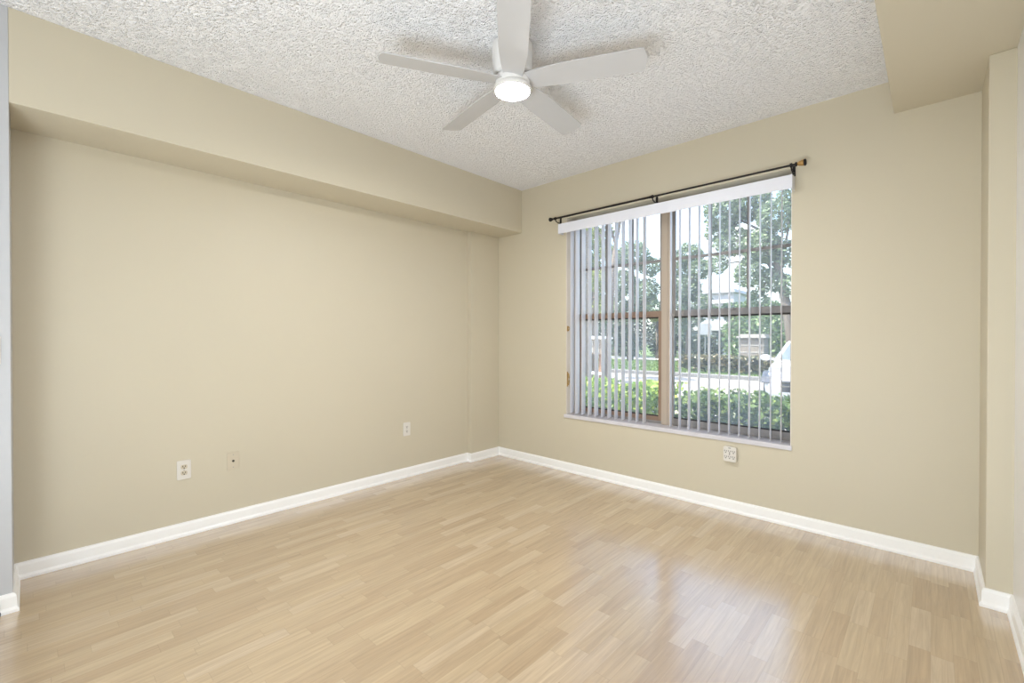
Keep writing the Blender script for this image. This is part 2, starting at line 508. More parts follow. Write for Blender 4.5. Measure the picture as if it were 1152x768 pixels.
for (x0, x1, side) in ((WX0 + .052, MX0, 'l'), (MX1, WX1 - .030, 'r')):
    st = .036 if side == 'l' else .022
    gx0 = x0 + (.014 if side == 'l' else .022); gx1 = x1 - (st if side == 'l' else .006)
    # upper sash
    b = B(); y0, y1 = FY0 + .030, FY0 + .052
    W(b, x0, gx0, y0, y1, MEET0, WZ1 - .04); W(b, gx1, x1, y0, y1, MEET0, WZ1 - .04)
    W(b, gx0, gx1, y0, y1, GZ1, WZ1 - .04); W(b, gx0, gx1, y0, y1, MEET0 + .01, MEET1)
    us = obj('upper_sash', b, M['frame'], win, bevel=0.0015)
    zm = 1.902
    for k in (1, 2):
        xm = gx0 + (gx1 - gx0) * k / 3
        b = B(); W(b, xm - .011, xm + .011, y0 + .002, y1 - .004, MEET1, GZ1); obj('muntin', b, M['frame'], us, bevel=0.001)
    b = B(); W(b, gx0, gx1, y0, y1 - .002, zm - .011, zm + .011); obj('muntin', b, M['frame'], us, bevel=0.001)
    b = B(); W(b, gx0, gx1, y0 + .009, y0 + .012, MEET1, GZ1); obj('glass', b, M['glass'], us)
    # lower sash
    b = B(); y0, y1 = FY0 + .002, FY0 + .028
    W(b, x0, gx0, y0, y1, SILLZ + .022, MEET1); W(b, gx1, x1, y0, y1, SILLZ + .022, MEET1)
    W(b, gx0, gx1, y0, y1, SILLZ + .022, GZ0); W(b, gx0, gx1, y0, y1, MEET0, MEET1)
    ls = obj('lower_sash', b, M['stile'] if side == 'l' else M['frame'], win, bevel=0.0015)
    b = B(); W(b, gx0, gx1, y0 + .010, y0 + .013, GZ0, MEET0); obj('glass', b, M['glass'], ls)
    b = B(); W(b, gx0, gx1, y0 + .002, y0 + .016, MEET0 - .012, MEET0); W(b, gx0, gx1, y0 + .002, y0 + .016, GZ0, GZ0 + .010)
    obj('gasket', b, M['gasket'], ls)
b = B(); W(b, WX0 - .018, WX1 + .006, YW - .012, YW + .0, WZ0 - .016, SILLZ); W(b, WX0, WX1, YW, FY1, WZ0 - .016 + .016, SILLZ)
bmesh.ops.remove_doubles(b, verts=b.verts[:], dist=1e-5)
obj('sill', b, M['sill'], win, bevel=0.003)
b = B(); W(b, WX0, WX0 + .004, YW + .001, FY0, SILLZ, WZ1); W(b, WX1 - .004, WX1, YW + .001, FY0, SILLZ, WZ1)
obj('reveal', b, M['reveal'], win)
# soft grey strip: floor of the meeting rail lock
b = B(); W(b, -1.14, -1.08, FY0 - .012, FY0 + .002, MEET1 - .018, MEET1); obj('sash_lock', b, M['frame'], win, bevel=0.003)

# ------------------------------------------------------------------ vertical blind
bl = thing('vertical_blind', 'white vertical blind with vanes turned open across the window', 'blind', ((WX0 + WX1) / 2, YW + .05, 2.30))
bx, by, bz = bl.location
b = B(); box(b, WX0 - bx + .006, WX1 - bx - .006, -.022, .022, -.012, .022)
obj('headrail', b, M['white'], bl, bevel=0.004)
b = B()
box(b, -2.562 - bx, -0.670 - bx, YW - .080 - by, YW - .074 - by, 2.222 - bz, 2.312 - bz)
box(b, -2.562 - bx, -2.556 - bx, YW - .074 - by, YW - .002 - by, 2.222 - bz, 2.312 - bz)
box(b, -0.676 - bx, -0.670 - bx, YW - .074 - by, YW - .002 - by, 2.222 - bz, 2.312 - bz)
obj('valance', b, M['valance'], bl, bevel=0.0015)
xs = [-2.492, -2.431, -2.366, -2.296, -2.226, -2.157, -2.091, -2.025, -1.957, -1.891, -1.825, -1.760,
      -1.534, -1.460, -1.386, -1.312, -1.236, -1.162, -1.093, -1.025, -0.957, -0.891, -0.823, -0.758]
def vane_mesh():
    b = B(); n = 6; hw = .0445; top, bot = -.02, -(2.30 - .548)
    prof = []
    for i in range(n + 1):
        t = -1 + 2 * i / n
        prof.append((t * hw, .005 * (1 - t * t)))
    th = .0009
    for zlo, zhi in ((bot, top),):
        A = [(b.verts.new((v + th, u, zlo)), b.verts.new((v + th, u, zhi))) for u, v in prof]
        D = [(b.verts.new((v - th, u, zlo)), b.verts.new((v - th, u, zhi))) for u, v in prof]
        for i in range(n):
            b.faces.new((A[i][0], A[i + 1][0], A[i + 1][1], A[i][1]))
            b.faces.new((D[i + 1][0], D[i][0], D[i][1], D[i + 1][1]))
            b.faces.new((A[i][0], D[i][0], D[i + 1][0], A[i + 1][0]))
            b.faces.new((A[i][1], A[i + 1][1], D[i + 1][1], D[i][1]))
        b.faces.new((A[0][0], A[0][1], D[0][1], D[0][0])); b.faces.new((A[n][0], D[n][0], D[n][1], A[n][1]))
    return b
v0 = obj('vane', vane_mesh(), M['vane'], bl, smooth=False)
rot = [2, -2, 0, 1, -1, 1, 0, 2, -1, 0, 2, -1, 4, 1, 0, 0, -1, 3, 0, 2, -1, 0, 1, 0]
for i, x in enumerate(xs):
    o = v0 if i == 0 else v0.copy()
    if i: C.objects.link(o); o.parent = bl
    o.location = (x - bx, 0, 0)
    o.rotation_euler = (0, 0, math.radians(10.5 + rot[i] * 1.0))

# ------------------------------------------------------------------ curtain rod
RY, RZ = YW - .085, 2.368
rd = thing('curtain_rod', 'black curtain rod mounted above the window valance', 'curtain rod', (-1.6, RY, RZ))
RX0, RX1 = -2.60 + 1.6, -0.655 + 1.6
b = B(); tube(b, [(RX0, 0, 0), (-0.02, 0, 0)], .0085, 16); tube(b, [(-0.05, 0, 0), (RX1, 0, 0)], .0068, 16); tube(b, [(-.055, 0, 0), (-.02, 0, 0)], .0098, 16)
obj('rod', b, M['black'], rd, smooth=False)
finprof = [(.0085, 0), (.011, .004), (.008, .010), (.009, .018), (.014, .030), (.0185, .044), (.0195, .050), (.017, .056), (0, .058)]
b = B(); lathe(b, finprof, 20, Matrix.Translation((RX0, 0, 0)) @ Matrix.Rotation(-PI / 2, 4, 'Y'))
fo = obj('finial', b, M['black'], rd, smooth=True)
b = B(); lathe(b, [(.0085, 0), (.014, .003), (.014, .010), (.009, .013)], 20, Matrix.Translation((RX1, 0, 0)) @ Matrix.Rotation(PI / 2, 4, 'Y'))
fo = obj('finial', b, M['black'], rd, smooth=True)
b = B(); lathe(b, [(.020, .050), (.0215, .053), (.0205, .060), (.014, .063), (0, .064)], 20, Matrix.Translation((RX1, 0, 0)) @ Matrix.Rotation(PI / 2, 4, 'Y'))
obj('finial_cap', b, M['black'], fo, smooth=True)
fo['label'] = 'black and gold finial'
b = B(); lathe(b, [(.010, .013), (.0135, .020), (.0185, .038), (.020, .050)], 20, Matrix.Translation((RX1, 0, 0)) @ Matrix.Rotation(PI / 2, 4, 'Y'))
obj('finial_collar', b, M['gold'], fo, smooth=True)
for xb in (-2.588, -1.628, -0.676):
    b = B(); x = xb + 1.6
    box(b, x - .009, x + .009, .079, .084, -.050, .018)
    tube(b, [(x, .080, -.030), (x, .040, -.034), (x, .012, -.026), (x, 0, -.012)], .0045, 10)
    lathe(b, [(.0105, -.006), (.0135, -.006), (.0135, .006), (.0105, .006)], 16, Matrix.Translation((x, 0, 0)) @ Matrix.Rotation(PI / 2, 4, 'Y'))
    br = obj('bracket', b, M['black'], rd)
    b = B(); lathe(b, [(.003, 0), (.003, .002), (0, .0025)], 10, Matrix.Translation((x, .079, -.042)) @ Matrix.Rotation(PI / 2, 4, 'X'))
    obj('screw', b, M['screw'], br)

# brass cord cleats on the left reveal
def cleat(z, h, label):
    t = thing('cord_cleat', label, 'cord cleat', (WX0 + .004, YW + .012, z), group='brass cleats on the window reveal')
    b = B(); box(b, 0, .003, -.006, .010, -h * .5, h * .5); obj('base_plate', b, M['brass'], t, bevel=.001)
    b = B(); tube(b, [(.003, 0, -h * .42), (.016, 0, -h * .36), (.022, -.002, -h * .1), (.022, -.002, h * .1), (.016, 0, h * .36), (.003, 0, h * .42)], [.004, .005, .006, .006, .005, .004], 10)
    obj('hook', b, M['brass'], t, smooth=True)
cleat(.865, .14, 'long brass cord cleat low on the left side of the window reveal')
cleat(1.34, .05, 'small brass cleat halfway up the left side of the window reveal')

# ------------------------------------------------------------------ ceiling fan
FX, FYc = -1.59, 1.715
fan = thing('ceiling_fan', 'white five-blade flush ceiling fan with a lit round lamp', 'ceiling fan', (FX, FYc, HC))
b = B(); lathe(b, [(.098, 0), (.104, -.004), (.106, -.02), (.104, -.10), (.099, -.150), (.090, -.160), (.05, -.162)], 48)
obj('motor_housing', b, M['white'], fan, smooth=True)
b = B(); lathe(b, [(.060, -.158), (.086, -.166), (.088, -.176), (.088, -.205), (.084, -.210), (.05, -.212)], 48)
obj('hub', b, M['white'], fan, smooth=True)
def blade_bm():
    b = B(); L0, L1, hw, th = .070, .665, .070, .0055
    outl = [(L0, -.050), (.16, -.062), (.26, -hw), (L1 - .030, -hw)]
    for k in range(1, 6):
        a = -PI / 2 + k * PI / 2 / 6
        outl.append((L1 - .030 + .022 * math.cos(a), -hw + .022 + .022 * math.sin(a)))
    for k in range(7):
        t = -1 + 2 * k / 6
        outl.append((L1 - .008 * t * t, t * (hw - .022)))
    for k in range(1, 6):
        a = k * PI / 2 / 6
        outl.append((L1 - .030 + .022 * math.cos(a), hw - .022 + .022 * math.sin(a)))
    outl += [(L1 - .030, hw), (.26, hw), (.16, .062), (L0, .050)]
    prism(b, outl, -th / 2, th / 2, 'Z')
    return b
bl0 = obj('blade', blade_bm(), M['blade'], fan, bevel=.0015)
for k in range(5):
    o = bl0 if k == 0 else bl0.copy()
    if k: C.objects.link(o); o.parent = fan
    a = math.radians(42.91 - 90 + 72 * k + 0.5)
    o.matrix_local = Matrix.Translation((0, 0, -.190)) @ Matrix.Rotation(a, 4, 'Z') @ Matrix.Rotation(math.radians(-12), 4, 'X')
b = B(); lathe(b, [(.05, -.208), (.092, -.214), (.096, -.220), (.096, -.236), (.092, -.240), (.088, -.240), (.088, -.226), (.04, -.226)], 48)
obj('lamp_ring', b, M['white'], fan, smooth=True)
b = B(); lathe(b, [(.087, -.232), (.087, -.240), (.080, -.243), (.060, -.2445), (.030, -.2455), (0, -.246)], 48)
obj('lamp_diffuser', b, M['lamp'], fan, smooth=True)

# ------------------------------------------------------------------ wall plates
def rounded_plate(w, h, d, r=.006):
    """plate in local XZ, facing -Y, back at y=0"""
    b = B(); o = []
    for cx, cz, a0 in ((w / 2 - r, h / 2 - r, 0), (-w / 2 + r, h / 2 - r, 90), (-w / 2 + r, -h / 2 + r, 180), (w / 2 - r, -h / 2 + r, 270)):
        for k in range(5):
            a = math.radians(a0 + 22.5 * k); o.append((cx + r * math.cos(a), cz + r * math.sin(a)))
    prism(b, o, -d, 0, 'Y')
    return b
def receptacle(t, zc, y, mat):
    b = B(); o = []
    for k in range(24):
        a = 2 * PI * k / 24; o.append((.0175 * math.cos(a), zc + max(-.0125, min(.0125, .0175 * math.sin(a)))))
    q = []
    for pt in o:
        if not q or (Vector(pt) - Vector(q[-1])).length > 1e-5: q.append(pt)
    prism(b, q, y - .003, y, 'Y')
    r = obj('receptacle', b, mat, t)
    b = B()
    box(b, -.0085, -.0048, y - .0036, y - .0028, zc - .002, zc + .0082)
    box(b, .0048, .0085, y - .0036, y - .0028, zc - .001, zc + .0072)
    lathe(b, [(.0036, 0), (.0036, .0009)], 12, Matrix.Translation((0, y - .0028, zc - .0075)) @ Matrix.Rotation(PI / 2, 4, 'X'))
    obj('slots', b, M['slot'], r)
def screw(t, z, y):
    b = B(); lathe(b, [(.0035, 0), (.0035, .0012), (0, .0018)], 12, Matrix.Translation((0, y, z)) @ Matrix.Rotation(PI / 2, 4, 'X'))
    obj('screw', b, M['screw'], t, smooth=False)
def outlet(loc, label, mat, mat2):
    t = thing('wall_outlet', label, 'power outlet', loc, PI / 2, 'duplex outlets on the left wall')
    obj('cover_plate', rounded_plate(.074, .120, .006), mat, t, bevel=.0015)
    receptacle(t, .0195, -.006, mat2); receptacle(t, -.0195, -.006, mat2); screw(t, 0, -.006)
outlet((XL, .680, .418), 'bright white duplex outlet low on the left wall, nearest the photo left edge', M['plate'], M['ivory'])
outlet((XL, 2.336, .432), 'off-white duplex outlet near the far corner pilaster', M['plate'], M['plate'])
t = thing('cable_plate', 'beige cable jack plate with one centre hole beside the white outlet', 'wall plate', (XL, .955, .420), PI / 2)
obj('cover_plate', rounded_plate(.072, .120, .006), M['ivory'], t, bevel=.0015)
b = B(); lathe(b, [(.0075, 0), (.0075, .002), (.0048, .002), (.0048, .008), (.0035, .009)], 16, Matrix.Translation((0, -.006, 0)) @ Matrix.Rotation(PI / 2, 4, 'X'))
obj('jack', b, M['slot'], t)
screw(t, .042, -.006); screw(t, -.042, -.006)
# multi-outlet adaptor under the window
t = thing('outlet_adaptor', 'white multi-outlet plug-in adaptor under the window sill', 'power adaptor', (-1.062, YW, .418), 0)
obj('body', rounded_plate(.088, .108, .034, .013), M['plate'], t, bevel=.005, segs=3)
for r in (.020, -.020):
    for cx in (-.026, 0, .026):
        b = B()
        box(b, cx - .0085, cx - .0050, -.0352, -.0338, r - .001, r + .0085)
        box(b, cx + .0050, cx + .0085, -.0352, -.0338, r - .001, r + .0080)
        lathe(b, [(.0038, 0), (.0038, .0014)], 10, Matrix.Translation((cx, -.0338, r - .008)) @ Matrix.Rotation(PI / 2, 4, 'X'))
        obj('socket', b, M['slot'], t)
b = B(); box(b, -.008, .008, -.0346, -.0338, .043, .047); obj('top_slot', b, M['slot'], t)
b = B(); lathe(b, [(.004, 0), (.004, .001), (0, .0014)], 12, Matrix.Translation((0, -.034, 0)) @ Matrix.Rotation(PI / 2, 4, 'X'))
obj('screw', b, M['slot'], t)
# light switch on the near left wall end
t = thing('light_switch', 'white toggle light switch at the left edge of the photo', 'light switch', (XS, -.112, 1.195), PI / 2)
obj('cover_plate', rounded_plate(.072, .130, .007), M['plate'], t, bevel=.002)
b = B(); prism(b, [(-.007, -.006), (-.007, .006), (-.022, .012), (-.024, .006)], -.004, .004, 'X'); obj('toggle', b, M['plate'], t, bevel=.001)
screw(t, .03, -.007); screw(t, -.03, -.007)
# small dark bump on the floor at the end of the left baseboard
t = thing('dark_bump', 'small dark bump at the end of the left baseboard', 'door stop', (XS + .021, -.094, 0))
b = B(); lathe(b, [(.012, 0), (.013, .004), (.012, .016), (.007, .020), (0, .021)], 16); obj('base', b, M['slot'], t, smooth=True)
b = B(); lathe(b, [(.006, .019), (.009, .026), (.010, .050), (.006, .056), (0, .057)], 16); obj('upper_lump', b, M['dull'], t, smooth=True)

# ================================================================== outside
GZ = -0.30
b = B(); box(b, -90, 40, YWO, 18.0, GZ - .3, GZ)
struct('driveway', b, M['concrete'], 'pale concrete driveway between the hedge and the kerb', 'driveway')
b = B(); box(b, -90, 40, YWO + .02, 6.0, GZ, GZ + .03)
struct('planting_bed', b, M['mulch'], 'brown planting bed under the clipped hedge', 'planting bed')
b = B(); prism(b, [(18.0, GZ - .3), (18.0, GZ + .13), (18.04, GZ + .15), (18.35, GZ + .15), (18.35, GZ - .3)], -90, 40, 'X')
struct('kerb', b, M['kerb'], 'grey kerb along the far side of the driveway', 'kerb')
b = B(); box(b, -90, 40, 18.35, 27.5, GZ - .3, GZ + .13)
lawn = struct('lawn', b, M['lawn'], 'strip of lawn beyond the kerb', 'lawn')
b = B(); box(b, -90, 40, 27.5, 31.0, GZ - .3, GZ + .16)
struct('sidewalk', b, M['walk'], 'sunlit white path behind the lawn', 'path')
b = B(); box(b, -90, 40, 31.0, 90, GZ - .3, GZ + .12)
struct('ground_far', b, M['lawn'], 'ground under the distant trees', 'ground')

def leaf_mesh(name, centers, size, mat, parent=None, rng=random, droop=0.0):
    """many small pointed leaves, four vertices each, in one mesh"""
    vs, fs = [], []
    for c in centers:
        s = size * rng.uniform(.65, 1.35)
        d = Vector((rng.gauss(0, 1), rng.gauss(0, 1), rng.gauss(0, .7) - droop)).normalized()
        q = d.cross(Vector((rng.gauss(0, 1), rng.gauss(0, 1), rng.gauss(0, 1)))).normalized()
        c = Vector(c); i = len(vs)
        vs += [c - d * s * .5, c + q * s * .28, c + d * s * .5, c - q * s * .28]
        fs.append((i, i + 1, i + 2, i + 3))
    me = bpy.data.meshes.new(name)
    me.from_pydata([tuple(v) for v in vs], [], fs)
    me.materials.append(mat)
    o = bpy.data.objects.new(name, me); C.objects.link(o)
    if parent: o.parent = parent
    return o

def blob_points(blobs, n, rng, shell=.55):
    """points in a union of ellipsoids (cx,cy,cz,rx,ry,rz), denser towards each skin"""
    vol = [b_[3] * b_[4] * b_[5] for b_ in blobs]; tot = sum(vol); out = []
    for b_, v in zip(blobs, vol):
        for _ in range(max(8, int(n * v / tot))):
            d = Vector((rng.gauss(0, 1), rng.gauss(0, 1), rng.gauss(0, 1))).normalized()
            r = shell + (1 - shell) * rng.random() ** .6
            r *= 1 + .25 * mnoise.noise(d * 2.3 + Vector((b_[0], b_[1], b_[2])))
            out.append((b_[0] + d.x * r * b_[3], b_[1] + d.y * r * b_[4], b_[2] + d.z * r * b_[5]))
    return out

# hedge under the window: one clipped run, lime at its left, greener at its right
def hedge(name, label, x0, x1, y0, y1, z0, z1, n, size, mat, seed, cat='hedge', stems=18):
    rng = random.Random(seed)
    t = thing(name, label, cat, ((x0 + x1) / 2, (y0 + y1) / 2, z0), group='hedges outside the window')
    cx, cy = t.location.x, t.location.y
    pts = []
    while len(pts) < n:
        x = rng.uniform(x0, x1); y = rng.uniform(y0, y1); z = z0 + (z1 - z0) * rng.random() ** .55
        top = z1 + .11 * mnoise.noise(Vector((x * 2.2, y * 2.2, seed))) + .05 * mnoise.noise(Vector((x * 7, y * 7, seed)))
        if z > top: continue
        edge = min(y - y0, y1 - y, top - z)
        if edge > .16 and rng.random() < .55: continue
        if z < z0 + .10 and rng.random() < .7: continue
        pts.append((x - cx, y - cy, z - z0))
    leaf_mesh('foliage', pts, size, mat, t, rng)
    for k in range(stems):
        b = B(); x = rng.uniform(x0 + .1, x1 - .1) - cx; y = rng.uniform(y0 + .25, y1 - .25) - cy; h = (z1 - z0)
        tube(b, [(x, y, 0), (x + rng.uniform(-.08, .08), y + rng.uniform(-.08, .08), h * .4), (x + rng.uniform(-.15, .15), y + rng.uniform(-.1, .1), h * .8)], [.014, .009, .004], 5)
        obj('stem', b, M['bark'], t)
    return t
hedge('hedge', 'lime-topped end of the clipped hedge outside the left window unit', -4.3, -2.22, 4.55, 5.6, GZ + .03, .70, 9000, .075, M['leaf_lime'], 3)
hedge('hedge', 'mid green run of clipped hedge outside the right window unit', -2.08, 1.2, 4.55, 5.6, GZ + .03, .66, 13000, .075, M['leaf_hedge'], 5)
hedge('hedge', 'low rusty-tipped hedge in front of the block pillar beyond the driveway', -8.0, -2.0, 19.0, 20.4, GZ + .13, .52, 7000, .16, M['leaf_rust'], 9)

# trees
def tree(name, label, x, y, zb, trunk, blobs, n, size, mat, bark, seed, cat='tree'):
    rng = random.Random(seed)
    t = thing(name, label, cat, (x, y, zb), group='trees beyond the window')
    leaf_mesh('crown', blob_points(blobs, n, rng), size, mat, t, rng, .25)
    b = B()
    pts, rad = trunk
    tube(b, pts, rad, 10)
    top = Vector(pts[-1]); mid = Vector(pts[len(pts) // 2])
    for bb in blobs:
        e_ = Vector(bb[:3])
        s_ = mid.lerp(top, rng.uniform(.2, 1))
        m_ = s_.lerp(e_, .5) + Vector((rng.uniform(-.2, .2), rng.uniform(-.2, .2), .15))
        tube(b, [s_, m_, e_], [rad[-1] * .8, rad[-1] * .5, rad[-1] * .2], 6)
    obj('trunk', b, bark, t, smooth=True)
    return t
def rel(x, y, z, L): return [(a - x, c - y, d - z, e_, f, g) for a, c, d, e_, f, g in L]
g0 = GZ + .12
# pale leaning trunk close by on the left, light crown above
tree('tree', 'slim tree with a pale leaning trunk outside the left window unit', -5.45, 9.0, GZ,
     ([(0, 0, 0), (.02, 0, .75), (.19, 0, 3.15), (.30, .05, 4.3)], [.085, .065, .055, .04]),
     rel(-5.45, 9, GZ, [(-5.6, 9.2, 4.7, .8, .8, .6), (-5.0, 9.0, 5.2, .8, .8, .7), (-5.9, 9.3, 4.0, .5, .5, .45)]), 2600, .15, M['leaf_warm'], M['palebark'], 21)
tree('tree', 'yellow-green tree rising behind the pale leaning trunk', -9.62, 15.0, GZ,
     ([(0, 0, 0), (-.05, 0, 1.8), (-.1, .1, 3.6)], [.13, .10, .06]),
     rel(-9.62, 15, GZ, [(-9.74, 15.00, 5.14, 0.52, 0.49, 0.47), (-10.13, 15.35, 4.25, 0.50, 0.47, 0.45), (-9.16, 14.65, 3.39, 0.47, 0.44, 0.42), (-10.04, 15.15, 2.85, 0.42, 0.40, 0.38), (-9.02, 14.80, 2.53, 0.40, 0.38, 0.36), (-8.99, 15.00, 4.45, 0.34, 0.32, 0.30), (-10.39, 15.35, 5.76, 0.36, 0.34, 0.32)]), 5200, .13, M['leaf_warm'], M['bark'], 22)
tree('tree', 'grey-green tree filling the right half of the left window unit', -14.0, 26.0, g0,
     ([(0, 0, 0), (.1, 0, 2.4), (0, .1, 4.6)], [.22, .17, .10]),
     rel(-14.0, 26, g0, [(-13.80, 26.00, 6.41, 1.01, 0.96, 0.90), (-12.84, 26.35, 5.67, 0.72, 0.68, 0.64), (-14.35, 25.65, 4.74, 0.95, 0.91, 0.86), (-13.15, 26.15, 4.14, 0.94, 0.89, 0.84), (-14.94, 25.80, 3.27, 0.86, 0.81, 0.77), (-12.38, 26.00, 3.15, 0.54, 0.51, 0.49), (-14.11, 26.35, 2.97, 0.85, 0.81, 0.77), (-14.54, 25.65, 6.34, 0.68, 0.64, 0.61)]), 10500, .17, M['leaf_grey'], M['bark'], 23)
tree('tree', 'blue-grey tree under the open patch of sky in the right window unit', -11.5, 29.0, g0,
     ([(0, 0, 0), (.05, 0, 2.4), (0, .1, 5.0)], [.22, .16, .08]),
     rel(-11.5, 29, g0, [(-11.46, 29.00, 6.57, 0.86, 0.81, 0.77), (-12.18, 29.35, 5.66, 0.76, 0.72, 0.68), (-10.65, 28.65, 5.54, 0.72, 0.69, 0.65), (-11.69, 29.15, 4.43, 0.98, 0.93, 0.88), (-12.13, 28.80, 3.29, 0.69, 0.66, 0.62), (-10.67, 29.00, 3.51, 0.62, 0.59, 0.55), (-11.42, 29.35, 2.59, 0.75, 0.71, 0.67), (-11.95, 28.65, 2.07, 0.63, 0.60, 0.57)]), 10500, .17, M['leaf_grey'], M['bark'], 24)
tree('tree', 'tallest broad tree with a leaning trunk at the right side of the window', -4.25, 22.0, g0,
     ([(0, 0, 0), (-.10, 0, 1.4), (-.32, 0, 2.9), (-.65, 0, 4.6), (-.9, .1, 5.9)], [.26, .22, .19, .14, .09]),
     rel(-4.25, 22, g0, [(-7.05, 22.00, 7.01, 0.86, 0.82, 0.78), (-6.01, 22.35, 7.29, 0.88, 0.84, 0.80), (-4.79, 21.65, 6.41, 0.83, 0.78, 0.74), (-6.67, 22.15, 5.67, 0.82, 0.77, 0.73), (-5.41, 21.80, 5.20, 0.85, 0.81, 0.76), (-4.50, 22.00, 4.84, 0.64, 0.61, 0.58), (-7.52, 22.35, 6.24, 0.55, 0.52, 0.49), (-5.93, 21.65, 4.08, 0.66, 0.63, 0.60), (-5.14, 22.15, 3.78, 0.62, 0.59, 0.56), (-4.40, 21.80, 3.42, 0.48, 0.46, 0.44), (-7.32, 22.00, 4.70, 0.50, 0.47, 0.45), (-5.76, 22.35, 3.06, 0.48, 0.45, 0.43), (-4.30, 21.65, 7.35, 0.52, 0.49, 0.46), (-7.70, 22.15, 7.50, 0.42, 0.40, 0.38)]), 17000, .15, M['leaf_grey'], M['bark'], 25)
tree('tree', 'green tree low behind the leaning trunk at the right side', -8.0, 31.0, g0,
     ([(0, 0, 0), (0, .1, 1.3), (.1, 0, 2.6)], [.2, .15, .08]),
     rel(-8.0, 31, g0, [(-10.66, 31.00, 2.97, 0.53, 0.50, 0.48), (-9.66, 31.35, 3.01, 0.70, 0.66, 0.63), (-8.40, 30.65, 2.93, 0.72, 0.68, 0.65), (-7.33, 31.15, 2.90, 0.82, 0.78, 0.74), (-6.31, 30.80, 2.69, 0.74, 0.70, 0.66), (-9.33, 31.00, 1.95, 0.57, 0.54, 0.51), (-8.28, 31.35, 1.72, 0.79, 0.75, 0.71), (-6.83, 30.65, 1.69, 0.85, 0.81, 0.77)]), 9500, .17, M['leaf_mid'], M['bark'], 26)
tree('tree', 'small bright yellow-green tree low behind the window mullion', -13.9, 29.6, g0,
     ([(0, 0, 0), (0, 0, 1.6), (.05, 0, 3.0)], [.12, .1, .06]),
     rel(-13.9, 29.6, g0, [(-14.55, 29.60, 3.87, 0.56, 0.53, 0.50), (-15.20, 29.95, 3.17, 0.57, 0.54, 0.51), (-13.86, 29.25, 2.78, 0.48, 0.46, 0.44)]), 3600, .16, M['leaf_warm'], M['bark'], 27)
tree('tree', 'hazy grey-green tree far behind the mailbox shelter', -17.96, 28.0, g0,
     ([(0, 0, 0), (0, 0, 2.0), (.1, .1, 4.4)], [.24, .18, .1]),
     rel(-17.96, 28, g0, [(-18.56, 28.00, 6.48, 1.04, 0.99, 0.94), (-17.28, 28.35, 5.61, 0.96, 0.91, 0.86), (-17.95, 27.65, 3.95, 0.96, 0.91, 0.86), (-16.73, 28.15, 3.47, 0.75, 0.72, 0.68), (-18.97, 27.80, 8.59, 0.98, 0.93, 0.88), (-17.29, 28.00, 7.61, 0.82, 0.78, 0.74), (-19.59, 28.35, 4.95, 0.80, 0.76, 0.72), (-19.26, 27.65, 3.24, 0.79, 0.75, 0.71), (-17.75, 28.15, 2.55, 0.77, 0.73, 0.69)]), 11000, .17, M['leaf_mid'], M['bark'], 28)
# screening shrubs at the back
shrubs = [(-22.9, 32.4, 1.9, 3.5, 'dark'), (-20.6, 34.4, 2.0, 3.7, 'dark'), (-17.6, 32.4, 1.9, 3.5, 'dark'), (-15.2, 34.4, 1.9, 3.3, 'dark'),
          (-12.0, 32.5, 1.7, 1.8, 'dark'), (-9.6, 34.6, 1.8, 2.7, 'mid'), (-6.4, 25.6, 1.9, 2.9, 'mid'), (-4.2, 28.0, 1.9, 3.1, 'mid'), (-27.0, 34.4, 2.2, 3.6, 'dark')]
slabel = ['dark screening shrub just right of the pale leaning trunk', 'dark screening shrub in the middle of the left window unit', 'dark screening shrub beside the window mullion on its left',
          'dark screening shrub seen just right of the window mullion', 'low dark screening shrub directly under the white sign', 'light green bush between the sign and the block pillar',
          'tall light green bush right behind the block pillar', 'tall light green bush behind the white car', 'dark screening shrub behind the mailbox shelter']
for (x, y, r, h, k), lb in zip(shrubs, slabel):
    rng = random.Random(int(x * 10) + 900)
    t = thing('screening_shrub', lb, 'shrub', (x, y, g0), group='screening shrubs behind the white path')
    bl_ = [(rng.uniform(-.3, .3), 0, h * .45, r * .85, .9, h * .5), (-r * .45, .1, h * .55, r * .6, .8, h * .42), (r * .45, -.1, h * .6, r * .6, .8, h * .42), (0, -.3, h * .25, r * .9, .8, h * .28)]
    leaf_mesh('foliage', blob_points(bl_, 3600, rng, .45), .2, M['leaf_dark'] if k == 'dark' else M['leaf_mid'], t, rng)
    for q in range(9):
        b = B(); a = rng.uniform(-r * .7, r * .7)
        tube(b, [(a, rng.uniform(-.3, .1), 0), (a + rng.uniform(-.2, .2), 0, h * .5), (a + rng.uniform(-.3, .3), 0, h * .85)], [.05, .035, .015], 6)
        obj('stem', b, M['bark'], t)

# grass blades on the visible strip of lawn
rng = random.Random(4)
leaf_pts = []
vs, fs = [], []
for _ in range(12000):
    y = rng.uniform(18.5, 27.3); x = y * rng.uniform(-.78, -.12)
    z = GZ + .13; h = rng.uniform(.05, .13); a = rng.uniform(0, PI); w = .022
    dx, dy = math.cos(a) * w, math.sin(a) * w; i = len(vs)
    vs += [(x - dx, y - dy, z), (x + dx, y + dy, z), (x + rng.uniform(-.05, .05), y + rng.uniform(-.05, .05), z + h)]
    fs.append((i, i + 1, i + 2))
me = bpy.data.meshes.new('grass'); me.from_pydata(vs, [], fs); me.materials.append(M['grass'])
o = bpy.data.objects.new('grass', me); C.objects.link(o); o.parent = lawn
tag(o, 'short green grass', kind='stuff')

